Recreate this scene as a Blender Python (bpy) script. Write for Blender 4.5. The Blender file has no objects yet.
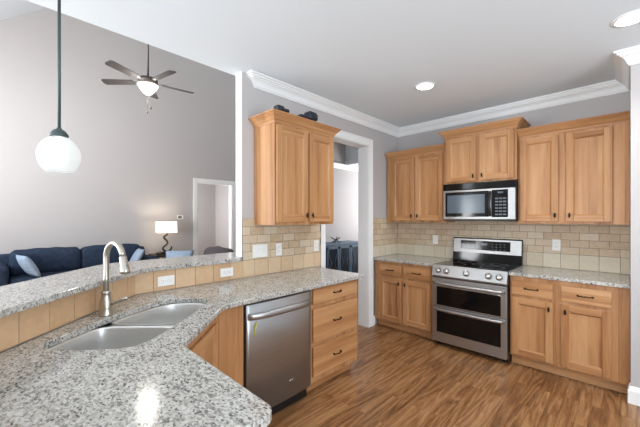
import bpy, bmesh, math, random
from mathutils import Vector, Matrix, geometry
random.seed(7)
PI = math.pi
R2 = 2 ** .5
S = bpy.context.scene
COL = S.collection

# ------------------------------------------------------------------ camera
cam_d = bpy.data.cameras.new('camera')
cam_d.sensor_width = 36
cam_d.lens = 314.7 / 640 * 36
cam_d.shift_y = 3.9 / 640
cam_d.clip_start = .02
cam = bpy.data.objects.new('camera', cam_d)
cam.location = (2.444, -4.144, 1.4495)
cam.rotation_euler = (PI / 2, 0, .7743)
COL.objects.link(cam)
S.camera = cam

# ------------------------------------------------------------------ light and exposure
S.view_settings.view_transform = 'Standard'
S.view_settings.look = 'None'
S.view_settings.gamma = 1
S.view_settings.use_curve_mapping = False
S.view_settings.exposure = -.06
w = bpy.data.worlds.new('world')
S.world = w
w.use_nodes = True
bg = w.node_tree.nodes['Background']
bg.inputs['Color'].default_value = (.86, .93, 1, 1)
bg.inputs['Strength'].default_value = 1.2


def area(name, loc, rot, sx, sy, power, col=(1, 1, 1)):
    d = bpy.data.lights.new(name, 'AREA')
    d.shape = 'RECTANGLE'
    d.size, d.size_y, d.energy, d.color = sx, sy, power, col
    o = bpy.data.objects.new(name, d)
    o.location, o.rotation_euler = loc, rot
    COL.objects.link(o)
    return o


# daylight at the rear windows; side, dining and hall lights are added fill
DAY = (.80, .90, 1)
area('daylight_kitchen_door', (1.8, -7.05, 1.2), (PI / 2 + .75, 0, 0), 2.2, 2.2, 115, DAY)
area('daylight_kitchen_window', (4.2, -7.05, 1.5), (PI / 2 + .75, 0, 0), 1.6, 1.6, 45, DAY)
area('daylight_living_window', (-2.7, -7.05, 1.6), (PI / 2 + 1.1, 0, 0), 3.4, 2.2, 500, (.95, .97, 1))
area('fill_side', (5.55, -3.4, 1.5), (PI / 2 + .75, 0, PI / 2), 2.6, 1.8, 170, DAY)  # added fill at an unseen side opening, brightens the ceiling
area('fill_dining', (-1.3, 3.38, 1.5), (-PI / 2 - .7, 0, 0), 1.8, 1.6, 95, (.97, .97, 1))  # added fill at an unseen dining opening, lifts the doorway view
area('fill_hall', (-6.2, -1.3, 1.6), (PI / 2, 0, 0), 1.0, 1.6, 40, (.97, .98, 1))  # added fill inside the closed hall, no window behind it


# ------------------------------------------------------------------ materials
def lin(r, g, b):
    f = lambda c: (c / 255 / 12.92) if c / 255 <= .04045 else ((c / 255 + .055) / 1.055) ** 2.4
    return (f(r), f(g), f(b), 1)


class NT:
    def __init__(self, name):
        self.m = bpy.data.materials.new(name)
        self.m.use_nodes = True
        self.t = self.m.node_tree
        self.p = self.t.nodes['Principled BSDF']

    def n(self, typ, **kw):
        nd = self.t.nodes.new('ShaderNode' + typ)
        for k, v in kw.items():
            if isinstance(v, tuple) and k.startswith('i_'):
                nd.inputs[k[2:]].default_value = v
            else:
                setattr(nd, k, v)
        return nd

    def l(self, a, b):
        self.t.links.new(a, b)

    def math(self, op, a, b=None, c=None):
        nd = self.n('Math', operation=op)
        for i, v in enumerate((a, b, c)):
            if v is None:
                continue
            if isinstance(v, (int, float)):
                nd.inputs[i].default_value = v
            else:
                self.l(v, nd.inputs[i])
        return nd.outputs[0]

    def ramp(self, fac, stops, interp='LINEAR'):
        nd = self.n('ValToRGB')
        cr = nd.color_ramp
        cr.interpolation = interp
        while len(cr.elements) < len(stops):
            cr.elements.new(.5)
        for e, (p, c) in zip(cr.elements, stops):
            e.position, e.color = p, c
        self.l(fac, nd.inputs[0])
        return nd.outputs[0]

    def mix(self, fac, a, b, blend='MIX'):
        nd = self.n('Mix', data_type='RGBA', blend_type=blend)
        for v, s in ((fac, nd.inputs[0]), (a, nd.inputs[6]), (b, nd.inputs[7])):
            if isinstance(v, (int, float)):
                s.default_value = v
            elif isinstance(v, tuple):
                s.default_value = v
            else:
                self.l(v, s)
        return nd.outputs[2]

    def coords(self, scale, rnd=True):
        tc = self.n('TexCoord')
        v = tc.outputs['Object']
        if rnd:
            oi = self.n('ObjectInfo')
            off = self.n('VectorMath', operation='SCALE')
            off.inputs[0].default_value = (3.7, 5.1, 2.3)
            self.l(oi.outputs['Random'], off.inputs['Scale'])
            ad = self.n('VectorMath', operation='ADD')
            self.l(v, ad.inputs[0])
            self.l(off.outputs[0], ad.inputs[1])
            v = ad.outputs[0]
        mp = self.n('Mapping')
        mp.inputs['Scale'].default_value = scale
        self.l(v, mp.inputs['Vector'])
        return mp.outputs[0], v

    def noise(self, vec, scale, detail=4, rough=.55, dist=0):
        nd = self.n('TexNoise')
        nd.inputs['Scale'].default_value = scale
        nd.inputs['Detail'].default_value = detail
        nd.inputs['Roughness'].default_value = rough
        nd.inputs['Distortion'].default_value = dist
        self.l(vec, nd.inputs['Vector'])
        return nd.outputs['Fac']

    def bump(self, h, strength, dist=.002):
        b = self.n('Bump')
        b.inputs['Strength'].default_value = strength
        b.inputs['Distance'].default_value = dist
        self.l(h, b.inputs['Height'])
        self.l(b.outputs[0], self.p.inputs['Normal'])

    def set(self, col=None, rough=None, metal=None, spec=None):
        if col is not None:
            if isinstance(col, tuple):
                self.p.inputs['Base Color'].default_value = col
            else:
                self.l(col, self.p.inputs['Base Color'])
        if rough is not None:
            self.p.inputs['Roughness'].default_value = rough
        if metal is not None:
            self.p.inputs['Metallic'].default_value = metal
        if spec is not None:
            self.p.inputs['Specular IOR Level'].default_value = spec
        return self.m


def plain(name, col, rough=.5, metal=0, spec=.5, var=.04, vscale=6):
    t = NT(name)
    v, _ = t.coords((1, 1, 1))
    f = t.noise(v, vscale, 3)
    dark = tuple(c * (1 - var) for c in col[:3]) + (1,)
    lite = tuple(min(1, c * (1 + var)) for c in col[:3]) + (1,)
    t.set(t.ramp(f, [(.3, dark), (.7, lite)]), rough, metal, spec)
    return t.m


def paint(name, col, rough=.6):
    t = NT(name)
    v, _ = t.coords((1, 1, 1), False)
    f = t.noise(v, .6, 2)
    t.set(t.ramp(f, [(.3, tuple(c * .985 for c in col[:3]) + (1,)), (.7, col)]), rough, 0, .3)
    t.bump(t.noise(v, 220, 2), .05, .001)
    return t.m


def wood(name, axis, c_dark, c_mid, c_lite, rough=.38):
    """honey coloured hickory: staves of differing tone, long grain along the axis"""
    t = NT(name)
    sc = [16, 16, 16]
    sc['xyz'.index(axis)] = .9
    v, raw = t.coords(tuple(sc))
    sep = t.n('SeparateXYZ')
    t.l(raw, sep.inputs[0])
    others = [o for o in 'XYZ' if o != axis.upper()]
    s = t.math('ADD', sep.outputs[others[0]], sep.outputs[others[1]])
    st = t.math('FLOOR', t.math('DIVIDE', s, .068))
    wn = t.n('TexWhiteNoise', noise_dimensions='1D')
    t.l(st, wn.inputs['W'])
    g = t.noise(v, 1.0, 6, .62, .6)
    fine = t.noise(v, 7, 3, .6)
    f = t.math('ADD', t.math('MULTIPLY', g, .46), t.math('MULTIPLY', fine, .22))
    f = t.math('ADD', f, t.math('MULTIPLY', wn.outputs['Value'], .19))
    f = t.math('ADD', f, .06)
    s2 = [5, 5, 5]
    s2['xyz'.index(axis)] = .45
    v2, _ = t.coords(tuple(s2))
    ring = t.math('PINGPONG', t.math('MULTIPLY', t.noise(v2, 1, 2, .45, .2), 9), 1)
    f = t.math('ADD', f, t.math('MULTIPLY', t.math('SUBTRACT', ring, .45), .10))
    col = t.ramp(f, [(.28, c_dark), (.50, c_mid), (.74, c_lite)])
    t.set(col, rough, 0, .4)
    t.bump(fine, .08, .001)
    return t.m


WD, WM, WL = lin(148, 97, 56), lin(183, 133, 88), lin(204, 159, 114)
M = {}
M['wood_v'] = wood('honey_wood_upright', 'z', WD, WM, WL)
M['wood_h'] = wood('honey_wood_level', 'x', WD, WM, WL)
M['white'] = paint('white_trim_paint', lin(240, 240, 238), .4)
M['wall'] = paint('grey_wall_paint', lin(187, 182, 180), .75)
M['ceil'] = paint('ceiling_paint', lin(230, 237, 241), .8)
M['bronze'] = plain('dark_bronze', lin(52, 42, 34), .4, .8)
M['black'] = plain('black_enamel', lin(22, 22, 23), .3)
M['blackglass'] = plain('black_glass', lin(12, 13, 14), .08, 0, .35)
M['plastic'] = plain('white_plastic', lin(236, 234, 228), .35)
M['slot'] = plain('grey_slot', lin(120, 118, 112), .6)
M['chrome'] = plain('bright_steel', lin(205, 205, 205), .16, 1)
M['nickel'] = plain('brushed_nickel', lin(188, 182, 170), .3, 1)
M['greymetal'] = plain('painted_grey_metal', lin(70, 82, 82), .45, .4)
M['fanmetal'] = plain('pewter_metal', lin(84, 78, 72), .4, .6)
M['fanblade'] = plain('weathered_blade_wood', lin(66, 62, 60), .5, 0, .4, .15)
M['navy'] = plain('navy_fabric', lin(46, 57, 75), .95, 0, .15, .25, 14)
M['bluecloth'] = plain('pale_blue_fabric', lin(150, 166, 184), .95, 0, .2, .12, 30)
M['taupe'] = plain('dark_taupe_fabric', lin(78, 72, 74), .9, 0, .2, .15)
M['darkwood'] = plain('dark_stained_wood', lin(44, 34, 28), .4)
M['console'] = plain('slate_blue_paint', lin(78, 102, 124), .45, 0, .5, .2, 9)
M['consoleglass'] = plain('dark_blue_glass', lin(30, 42, 56), .12)
M['darkgreen'] = plain('dark_green_bronze', lin(42, 52, 48), .5, .3)
M['navygloss'] = plain('dark_navy_gloss', lin(24, 30, 44), .4, 0, .5, .3, 20)
M['yellow'] = plain('yellow_green', lin(206, 204, 70), .5)
M['lcd'] = plain('pale_display', lin(84, 98, 108), .15)
M['keypad'] = plain('key_print', lin(96, 104, 108), .4)
M['brown'] = plain('brown_basket', lin(98, 84, 70), .8, 0, .3, .3, 30)


def steel():
    t = NT('brushed_stainless')
    v, _ = t.coords((2, 2, 160), False)
    f = t.noise(v, 1, 3)
    t.set(t.ramp(f, [(.3, lin(172, 172, 172)), (.7, lin(180, 180, 179))]), .34, .92)
    return t.m


M['steel'] = steel()

M['sinksteel'] = plain('satin_sink_steel', lin(216, 215, 212), .38, .85, .5, .01)


def granite():
    t = NT('speckled_granite')
    v, _ = t.coords((1, 1.5, 1), False)
    wob = t.noise(v, 30, 3)
    wv = t.n('VectorMath', operation='ADD')
    cmb = t.n('CombineXYZ')
    t.l(t.math('MULTIPLY', wob, .02), cmb.inputs[0])
    t.l(t.math('MULTIPLY', wob, -.015), cmb.inputs[1])
    t.l(v, wv.inputs[0])
    t.l(cmb.outputs[0], wv.inputs[1])
    vo = t.n('TexVoronoi', feature='F1')
    vo.inputs['Scale'].default_value = 115
    t.l(wv.outputs[0], vo.inputs['Vector'])
    sp = t.n('SeparateColor')
    t.l(vo.outputs['Color'], sp.inputs[0])
    big = t.noise(v, 9, 3)
    f = t.math('ADD', sp.outputs[0], t.math('MULTIPLY', t.math('SUBTRACT', big, .5), .55))
    base = t.ramp(f, [(0, lin(86, 83, 82)), (.10, lin(124, 120, 116)), (.24, lin(152, 148, 141)),
                      (.42, lin(172, 168, 159)), (.7, lin(187, 184, 177)), (1, lin(201, 199, 194))])
    vo2 = t.n('TexVoronoi', feature='F1')
    vo2.inputs['Scale'].default_value = 46
    t.l(wv.outputs[0], vo2.inputs['Vector'])
    sp2 = t.n('SeparateColor')
    t.l(vo2.outputs['Color'], sp2.inputs[0])
    small = t.noise(v, 120, 2)
    mask = t.math('MULTIPLY', t.math('GREATER_THAN', sp2.outputs[1], .84), t.math('GREATER_THAN', small, .50))
    col = t.mix(t.math('MULTIPLY', mask, .45), base, lin(84, 80, 82))
    t.set(col, .12, 0, .5)
    return t.m


M['granite'] = granite()


def tile(name, c0, c1, c2, rough=.5):
    t = NT(name)
    g = t.n('NewGeometry')
    v, _ = t.coords((1, 1, 1), False)
    n1 = t.noise(v, 26, 5, .65)
    f = t.math('ADD', t.math('MULTIPLY', g.outputs['Random Per Island'], .42), t.math('MULTIPLY', n1, .6))
    t.set(t.ramp(f, [(.2, c0), (.5, c1), (.85, c2)]), rough, 0, .4)
    t.bump(n1, .15, .002)
    return t.m


M['subway'] = tile('travertine_tile', lin(186, 160, 130), lin(203, 181, 153), lin(212, 198, 176))
M['cream'] = tile('cream_travertine_tile', lin(200, 183, 156), lin(210, 197, 173), lin(218, 208, 188))
M['tan'] = tile('tan_travertine_tile', lin(192, 154, 116), lin(204, 168, 130), lin(212, 182, 146))
M['warm_cream'] = tile('warm_lit_cream_tile', lin(200, 168, 132), lin(210, 182, 148), lin(218, 196, 164))  # left wall bottom row, its warmer light put into the tile colour
M['grout'] = plain('grout', lin(126, 110, 92), .9)


def floorwood():
    t = NT('oak_floor')
    tc = t.n('TexCoord')
    sep = t.n('SeparateXYZ')
    t.l(tc.outputs['Object'], sep.inputs[0])
    cb = t.n('CombineXYZ')
    t.l(sep.outputs[1], cb.inputs[0])
    t.l(sep.outputs[0], cb.inputs[1])
    br = t.n('TexBrick')
    br.offset = .37
    br.offset_frequency = 2
    br.inputs['Scale'].default_value = 1
    br.inputs['Mortar Size'].default_value = .0009
    br.inputs['Mortar Smooth'].default_value = .3
    br.inputs['Bias'].default_value = 0
    br.inputs['Brick Width'].default_value = .95
    br.inputs['Row Height'].default_value = .083
    br.inputs['Color1'].default_value = (0, 0, 0, 1)
    br.inputs['Color2'].default_value = (1, 1, 1, 1)
    br.inputs['Mortar'].default_value = (.5, .5, .5, 1)
    t.l(cb.outputs[0], br.inputs['Vector'])
    bw = t.n('RGBToBW')
    t.l(br.outputs['Color'], bw.inputs[0])
    row = t.math('FLOOR', t.math('DIVIDE', sep.outputs[0], .083))
    off = t.n('CombineXYZ')
    t.l(t.math('MULTIPLY', row, 3.17), off.inputs[1])
    t.l(t.math('MULTIPLY', bw.outputs[0], 7.7), off.inputs[2])
    ad = t.n('VectorMath', operation='ADD')
    t.l(tc.outputs['Object'], ad.inputs[0])
    t.l(off.outputs[0], ad.inputs[1])
    mp = t.n('Mapping')
    mp.inputs['Scale'].default_value = (34, 2.0, 1)
    t.l(ad.outputs[0], mp.inputs['Vector'])
    g = t.noise(mp.outputs[0], 1.2, 5, .6, 1.4)
    fine = t.noise(mp.outputs[0], 7, 3, .6, .4)
    mp2 = t.n('Mapping')
    mp2.inputs['Scale'].default_value = (9, .75, 1)
    t.l(ad.outputs[0], mp2.inputs['Vector'])
    ring = t.math('PINGPONG', t.math('MULTIPLY', t.noise(mp2.outputs[0], 1, 2, .45, .3), 15), 1)
    f = t.math('ADD', t.math('MULTIPLY', g, .36), t.math('MULTIPLY', fine, .32))
    f = t.math('ADD', f, t.math('MULTIPLY', ring, .20))
    f = t.math('ADD', f, t.math('MULTIPLY', bw.outputs[0], .12))
    col = t.ramp(f, [(.28, lin(88, 56, 33)), (.49, lin(142, 99, 62)), (.72, lin(178, 136, 94))])
    col = t.mix(t.math('MULTIPLY', br.outputs['Fac'], .8), col, lin(70, 44, 28))
    t.set(col, .34, 0, .4)
    t.bump(fine, .06, .001)
    return t.m


M['floor'] = floorwood()


def emit(name, col, strength):
    t = NT(name)
    t.set(col, .5)
    t.p.inputs['Emission Color'].default_value = col
    t.p.inputs['Emission Strength'].default_value = strength
    return t.m


def shade(name, col, transp, glow):
    """translucent lamp shade lit from within"""
    t = NT(name)
    tr = t.n('BsdfTranslucent')
    tr.inputs[0].default_value = col
    df = t.n('BsdfDiffuse')
    df.inputs[0].default_value = col
    tp = t.n('BsdfTransparent')
    m1 = t.n('MixShader')
    m1.inputs[0].default_value = .5
    t.l(df.outputs[0], m1.inputs[1])
    t.l(tr.outputs[0], m1.inputs[2])
    m2 = t.n('MixShader')
    m2.inputs[0].default_value = transp
    t.l(m1.outputs[0], m2.inputs[1])
    t.l(tp.outputs[0], m2.inputs[2])
    em = t.n('Emission')
    em.inputs[0].default_value = col
    em.inputs[1].default_value = glow
    ad = t.n('AddShader')
    t.l(m2.outputs[0], ad.inputs[0])
    t.l(em.outputs[0], ad.inputs[1])
    t.l(ad.outputs[0], t.t.nodes['Material Output'].inputs[0])
    return t.m


def glassy(name, tint, transp, rough=.05):
    """clear blown glass as a thin wall"""
    t = NT(name)
    t.set(tint, rough)
    v, _ = t.coords((1, 1, 1), False)
    t.bump(t.noise(v, 26, 3), .5, .006)
    tp = t.n('BsdfTransparent')
    tp.inputs[0].default_value = (.97, .98, .98, 1)
    m2 = t.n('MixShader')
    m2.inputs[0].default_value = transp
    t.l(t.p.outputs[0], m2.inputs[1])
    t.l(tp.outputs[0], m2.inputs[2])
    t.l(m2.outputs[0], t.t.nodes['Material Output'].inputs[0])
    return t.m


M['can'] = emit('downlight_lens', (1, .98, .95, 1), 25)
M['bulb'] = emit('pendant_bulb', (1, .97, .93, 1), 2.2)
M['globe'] = shade('seeded_white_glass', (.80, .82, .81, 1), .55, .0)
M['bowl'] = shade('frosted_bowl_glass', (1, .98, .95, 1), .05, 1.0)
M['lampshade'] = shade('linen_shade', (1, .95, .86, 1), .0, .45)


# ------------------------------------------------------------------ mesh helpers
def new():
    return bmesh.new()


def box(bm, x0, y0, z0, x1, y1, z1, bev=0, mi=0, seg=2):
    r = bmesh.ops.create_cube(bm, size=1)
    vs = r['verts']
    for v in vs:
        v.co = Vector(((x0 + x1) / 2 + v.co.x * (x1 - x0), (y0 + y1) / 2 + v.co.y * (y1 - y0), (z0 + z1) / 2 + v.co.z * (z1 - z0)))
    fs = list({f for v in vs for f in v.link_faces})
    for f in fs:
        f.material_index = mi
    if bev:
        es = list({e for v in vs for e in v.link_edges})
        r2 = bmesh.ops.bevel(bm, geom=es, offset=bev, segments=seg, affect='EDGES', profile=.5)
        for f in r2['faces']:
            f.material_index = mi
    return bm


def lathe(bm, prof, seg=24, M4=None, mi=0, smooth=True):
    rings = []
    for r, z in prof:
        if r < 1e-6:
            rings.append([bm.verts.new((0, 0, z))])
        else:
            rings.append([bm.verts.new((r * math.cos(2 * PI * i / seg), r * math.sin(2 * PI * i / seg), z)) for i in range(seg)])
    fs = []
    for a, b in zip(rings, rings[1:]):
        for i in range(seg):
            j = (i + 1) % seg
            if len(a) == 1 and len(b) == 1:
                continue
            if len(a) == 1:
                fs.append(bm.faces.new((a[0], b[j], b[i])))
            elif len(b) == 1:
                fs.append(bm.faces.new((a[i], a[j], b[0])))
            else:
                fs.append(bm.faces.new((a[i], a[j], b[j], b[i])))
    for f in fs:
        f.smooth = smooth
        f.material_index = mi
    if M4 is not None:
        for rg in rings:
            for v in rg:
                v.co = M4 @ v.co
    return bm


def tube(bm, pts, rad, seg=10, cap=True):
    pts = [Vector(p) for p in pts]
    rads = rad if isinstance(rad, (list, tuple)) else [rad] * len(pts)
    rings = []
    up = None
    for i, p in enumerate(pts):
        d = (pts[min(i + 1, len(pts) - 1)] - pts[max(i - 1, 0)]).normalized()
        if up is None:
            up = d.orthogonal().normalized()
        up = (up - d * up.dot(d)).normalized()
        s = d.cross(up)
        rings.append([bm.verts.new(p + (up * math.cos(2 * PI * k / seg) + s * math.sin(2 * PI * k / seg)) * rads[i]) for k in range(seg)])
    for a, b in zip(rings, rings[1:]):
        for k in range(seg):
            j = (k + 1) % seg
            f = bm.faces.new((a[k], a[j], b[j], b[k]))
            f.smooth = True
    if cap:
        bm.faces.new(list(reversed(rings[0])))
        bm.faces.new(rings[-1])
    return bm


def round_poly(pts, rads, n=6):
    out = []
    N = len(pts)
    for i in range(N):
        p, a, b, r = Vector(pts[i]), Vector(pts[i - 1]), Vector(pts[(i + 1) % N]), rads[i]
        if r <= 0:
            out.append(p)
            continue
        u, v = (a - p).normalized(), (b - p).normalized()
        ang = u.angle(v)
        d = r / math.tan(ang / 2)
        c = p + (u + v).normalized() * (r / math.sin(ang / 2))
        s, e = p + u * d - c, p + v * d - c
        tot = s.angle_signed(e)
        for k in range(n + 1):
            t_ = -tot * k / n
            out.append(c + Vector((s.x * math.cos(t_) - s.y * math.sin(t_), s.x * math.sin(t_) + s.y * math.cos(t_))))
    return out


def prism(bm, loops, z0, z1, mi=0):
    """outer loop and hole loops filled, then given thickness"""
    b2 = new()
    es = []
    for lp in loops:
        vs = [b2.verts.new((p[0], p[1], z1)) for p in lp]
        es += [b2.edges.new((vs[i], vs[(i + 1) % len(vs)])) for i in range(len(vs))]
    bmesh.ops.triangle_fill(b2, use_beauty=True, use_dissolve=True, edges=es)
    fs = list(b2.faces)
    r = bmesh.ops.extrude_face_region(b2, geom=fs, use_keep_orig=True)
    for v in [g for g in r['geom'] if isinstance(g, bmesh.types.BMVert)]:
        v.co.z = z0
    bmesh.ops.recalc_face_normals(b2, faces=list(b2.faces))
    for f in b2.faces:
        f.material_index = mi
    me = bpy.data.meshes.new('tmp')
    b2.to_mesh(me)
    b2.free()
    bm.from_mesh(me)
    bpy.data.meshes.remove(me)
    return bm


def sweep(bm, path, prof, mi=0):
    """profile (out, z) carried along a level path, mitred; out lies to the right of travel"""
    path = [Vector(p) for p in path]
    rows = []
    for i, p in enumerate(path):
        ds = []
        if i > 0:
            ds.append((path[i] - path[i - 1]).normalized())
        if i < len(path) - 1:
            ds.append((path[i + 1] - path[i]).normalized())
        ns = [Vector((d.y, -d.x)) for d in ds]
        m = (sum(ns, Vector((0, 0)))).normalized()
        k = 1 / m.dot(ns[0])
        rows.append([bm.verts.new((p.x + m.x * o * k, p.y + m.y * o * k, z)) for o, z in prof])
    n = len(prof)
    for a, b in zip(rows, rows[1:]):
        for i in range(n):
            j = (i + 1) % n
            bm.faces.new((a[i], a[j], b[j], b[i])).material_index = mi
    bm.faces.new(rows[0]).material_index = mi
    bm.faces.new(list(reversed(rows[-1]))).material_index = mi
    bmesh.ops.recalc_face_normals(bm, faces=list(bm.faces))
    return bm


def obj(name, bm, mats, parent=None, label=None, kind=None, bevel=0):
    me = bpy.data.meshes.new(name)
    bmesh.ops.recalc_face_normals(bm, faces=list(bm.faces))
    bm.to_mesh(me)
    bm.free()
    for m in (mats if isinstance(mats, (list, tuple)) else [mats]):
        me.materials.append(M[m])
    o = bpy.data.objects.new(name, me)
    COL.objects.link(o)
    if parent is not None:
        o.parent = parent
    if label:
        o['label'] = label
    if kind:
        o['kind'] = kind
    if bevel:
        md = o.modifiers.new('edge', 'BEVEL')
        md.width, md.segments, md.limit_method, md.angle_limit = bevel, 2, 'ANGLE', 1.0
    return o


def struct(name, bm, mats, parent=None, bevel=0):
    return obj(name, bm, mats, parent, None, 'structure', bevel)


def thing(name, label, cat, loc=(0, 0, 0), rz=0, group=None):
    o = bpy.data.objects.new(name, None)
    o.empty_display_size = .1
    o.location, o.rotation_euler = loc, (0, 0, rz)
    COL.objects.link(o)
    o['label'], o['category'] = label, cat
    if group:
        o['group'] = group
    return o


def dup(root, loc, rz, label):
    c = root.copy()
    COL.objects.link(c)
    c.location, c.rotation_euler = loc, (0, 0, rz)
    c['label'] = label
    for ch in root.children:
        d = ch.copy()
        COL.objects.link(d)
        d.parent = c
        for g in ch.children:
            e = g.copy()
            COL.objects.link(e)
            e.parent = d
    return c


def AN(a, n):
    """along / out from the slanted tile face behind the sink -> x, y"""
    s, d = n * R2 - 3.43, a * R2
    return ((s + d) / 2, (s - d) / 2)


# ------------------------------------------------------------------ room shell
CZ = 2.743
TE = .092                    # its free end
T = .118                      # left wall thickness
XL = -5.4                    # far living-room wall
bm = new()
box(bm, -8, -7.2, -.1, 5.7, 3.6, 0)
struct('floor', bm, 'floor')

bm = new()
box(bm, -T, -7.2, CZ, 5.7, .12, CZ + .12)
struct('ceiling', bm, 'ceil')

bm = new()                   # left wall with the doorway
box(bm, -TE, -2.634, 0, 0, -1.8, CZ)
box(bm, -T, -1.8, 0, 0, -1.585, CZ)
box(bm, -T, -.725, 0, 0, .12, CZ)
box(bm, -T, -1.585, 2.41, 0, -.725, CZ)
struct('wall_left', bm, 'wall')
bm = new()                   # white drywall end of the left wall
box(bm, -TE, -2.639, 1.098, -.001, -2.6342, CZ)
box(bm, -TE - .004, -2.639, 1.098, -TE - .0005, -2.5, CZ)
struct('trim_1', bm, 'white')
bm = new()
box(bm, 0, 0, 0, 2.6, .12, CZ)
struct('wall_back', bm, 'wall')
bm = new()
box(bm, 2.46, -.69, 0, 5.6, .0, CZ)
struct('wall_right', bm, 'wall')

# crown moulding of the kitchen
prof = [(0, CZ - .108), (.010, CZ - .108), (.013, CZ - .098), (.020, CZ - .092), (.024, CZ - .078), (.034, CZ - .058), (.050, CZ - .043),
        (.060, CZ - .040), (.060, CZ - .031), (.074, CZ - .029), (.078, CZ - .016), (.094, CZ - .014), (.096, CZ - .001), (0, CZ - .001)]
bm = new()
sweep(bm, [(-.03, -2.5), (0.0005, -2.5), (0.0005, -.0005), (2.4595, -.0005), (2.4595, -.6905), (5.5, -.6905)], prof)
struct('trim_2', bm, 'white')

# doorway casing and jambs on the left wall
bm = new()
for (ya, yb, sgn) in ((-1.645, -1.565, 1), (-.745, -.655, -1)):
    ca, cb = (ya, yb - .005) if sgn > 0 else (ya + .005, yb)
    box(bm, .0005, ca, 0, .016, cb, 2.389, .003)
    e = ya if sgn > 0 else yb
    box(bm, .0005, min(e, e + sgn * .018), 0, .022, max(e, e + sgn * .018), 2.459, .003)
    box(bm, -.158, (yb - .018 if sgn > 0 else ya), 0, .001, (yb if sgn > 0 else ya + .018), 2.40)
    box(bm, -.152, ca, 0, -T - .001, cb, 2.389)
box(bm, .0005, -1.645, 2.39, .016, -.655, 2.478, .003)
box(bm, .0005, -1.645, 2.46, .022, -.655, 2.48, .003)
box(bm, -.15, -1.58, 2.385, .001, -.73, 2.405)
box(bm, -.152, -1.645, 2.39, -T - .001, -.655, 2.478)
struct('trim_3', bm, 'white')

# baseboards
bprof = [(0, .0005), (.016, .0005), (.016, .10), (.012, .112), (.007, .13), (0, .135)]
bm = new()
sweep(bm, [(2.4595, -.625), (2.4595, -.6905), (5.5, -.6905)], [(o, z) for o, z in bprof])
struct('baseboard_right', bm, 'white')
bm = new()
box(bm, .0005, -.654, .0005, .018, -.604, .13, .003)
struct('baseboard_left', bm, 'white')

# half wall that carries the raised bar
ip = [(0, -2.634), (0, -3.488), (.762, -4.25), (1.75, -4.25)]
op = [(1.75, -4.38), (.708, -4.38), (-T, -3.542), (-T, -2.634)]
bm = new()
prism(bm, [ip + op], 0, 1.065)
struct('half_wall', bm, 'wall')

# kitchen: walls behind the camera with openings for daylight
bm = new()
for (a, b, z0, z1) in ((-5.5, -4.4, 0, 3.2), (-4.4, -1.0, 0, .5), (-4.4, -1.0, 2.7, 3.2), (-1.0, .7, 0, 3.2), (.7, 2.9, 2.3, 3.2),
                       (2.9, 3.4, 0, 3.2), (3.4, 5.0, 0, .7), (3.4, 5.0, 2.3, 3.2), (5.0, 5.7, 0, 3.2)):
    box(bm, a, -7.2, z0, b, -7.0, z1)
struct('wall_rear', bm, 'wall')
bm = new()
for (a, b, z0, z1) in ((-7.0, -4.7, 0, CZ), (-4.7, -2.1, 0, .6), (-4.7, -2.1, 2.4, CZ), (-2.1, -.69, 0, CZ)):
    box(bm, 5.5, a, z0, 5.7, b, z1)
struct('wall_side', bm, 'wall')
for k, (a, b, z0, z1, n) in enumerate(((-4.4, -1.0, .5, 2.7, 3), (.7, 2.9, 0, 2.3, 2), (3.4, 5.0, .7, 2.3, 2))):
    bm = new()
    for i in range(n + 1):
        x = a + (b - a) * i / n
        box(bm, max(a, x - .05), -7.14, z0, min(b, x + .05), -7.08, z1)
    box(bm, a, -7.14, z0, b, -7.08, z0 + .08)
    box(bm, a, -7.14, z1 - .08, b, -7.08, z1)
    struct('window_%d' % (k + 1), bm, 'white')

# ------------------------------------------------------------------ living room shell
RY, RZ = -1.5, 6.99           # ridge
SL = .80
YF = 1.25                     # far eaves
bm = new()                    # gable wall with cased opening
oy0, oy1, oz = -.60, .37, 2.345


def gable(bm, x0, x1, ya, yb, za):
    """slab between ya..yb from height za up to the vault"""
    zt = lambda y: RZ - SL * abs(y - RY)
    ys = [ya] + ([RY] if ya < RY < yb else []) + [yb]
    pts = [(ya, za), (yb, za)] + [(y, zt(y)) for y in reversed(ys)]
    v0 = [bm.verts.new((x0, y, z)) for y, z in pts]
    v1 = [bm.verts.new((x1, y, z)) for y, z in pts]
    bm.faces.new(v0)
    bm.faces.new(list(reversed(v1)))
    for i in range(len(pts)):
        j = (i + 1) % len(pts)
        bm.faces.new((v0[i], v0[j], v1[j], v1[i]))


gable(bm, XL - .12, XL, -7.1, oy0, 0)
gable(bm, XL - .12, XL, oy0, oy1, oz)
gable(bm, XL - .12, XL, oy1, YF, 0)
struct('wall_far', bm, 'wall')
bm = new()
gable(bm, -T, -.002, -6.6, YF, CZ + .121)
struct('wall_header', bm, 'wall')
bm = new()
box(bm, XL - .12, YF, 0, -2.705, YF + .12, 5.0)
struct('wall_end', bm, 'wall')
bm = new()
for y0, z0, y1, z1 in ((-7.3, RZ - SL * (RY + 7.3), RY, RZ), (RY, RZ, YF + .3, RZ - SL * (YF + .3 - RY))):
    v0 = [bm.verts.new((XL - .3, y, z)) for y, z in ((y0, z0), (y1, z1), (y1, z1 + .12), (y0, z0 + .12))]
    v1 = [bm.verts.new((-.001, y, z)) for y, z in ((y0, z0), (y1, z1), (y1, z1 + .12), (y0, z0 + .12))]
    bm.faces.new(v0)
    bm.faces.new(list(reversed(v1)))
    for i in range(4):
        j = (i + 1) % 4
        bm.faces.new((v0[i], v0[j], v1[j], v1[i]))
struct('ceiling_living', bm, 'ceil')
bm = new()                    # casing of the far opening
cw = .105
box(bm, XL + .0005, oy0 - cw, 0, XL + .02, oy0, oz + cw, .004)
box(bm, XL + .0005, oy1, 0, XL + .02, oy1 + cw, oz + cw, .004)
box(bm, XL + .0005, oy0, oz, XL + .02, oy1, oz + cw, .004)
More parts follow.
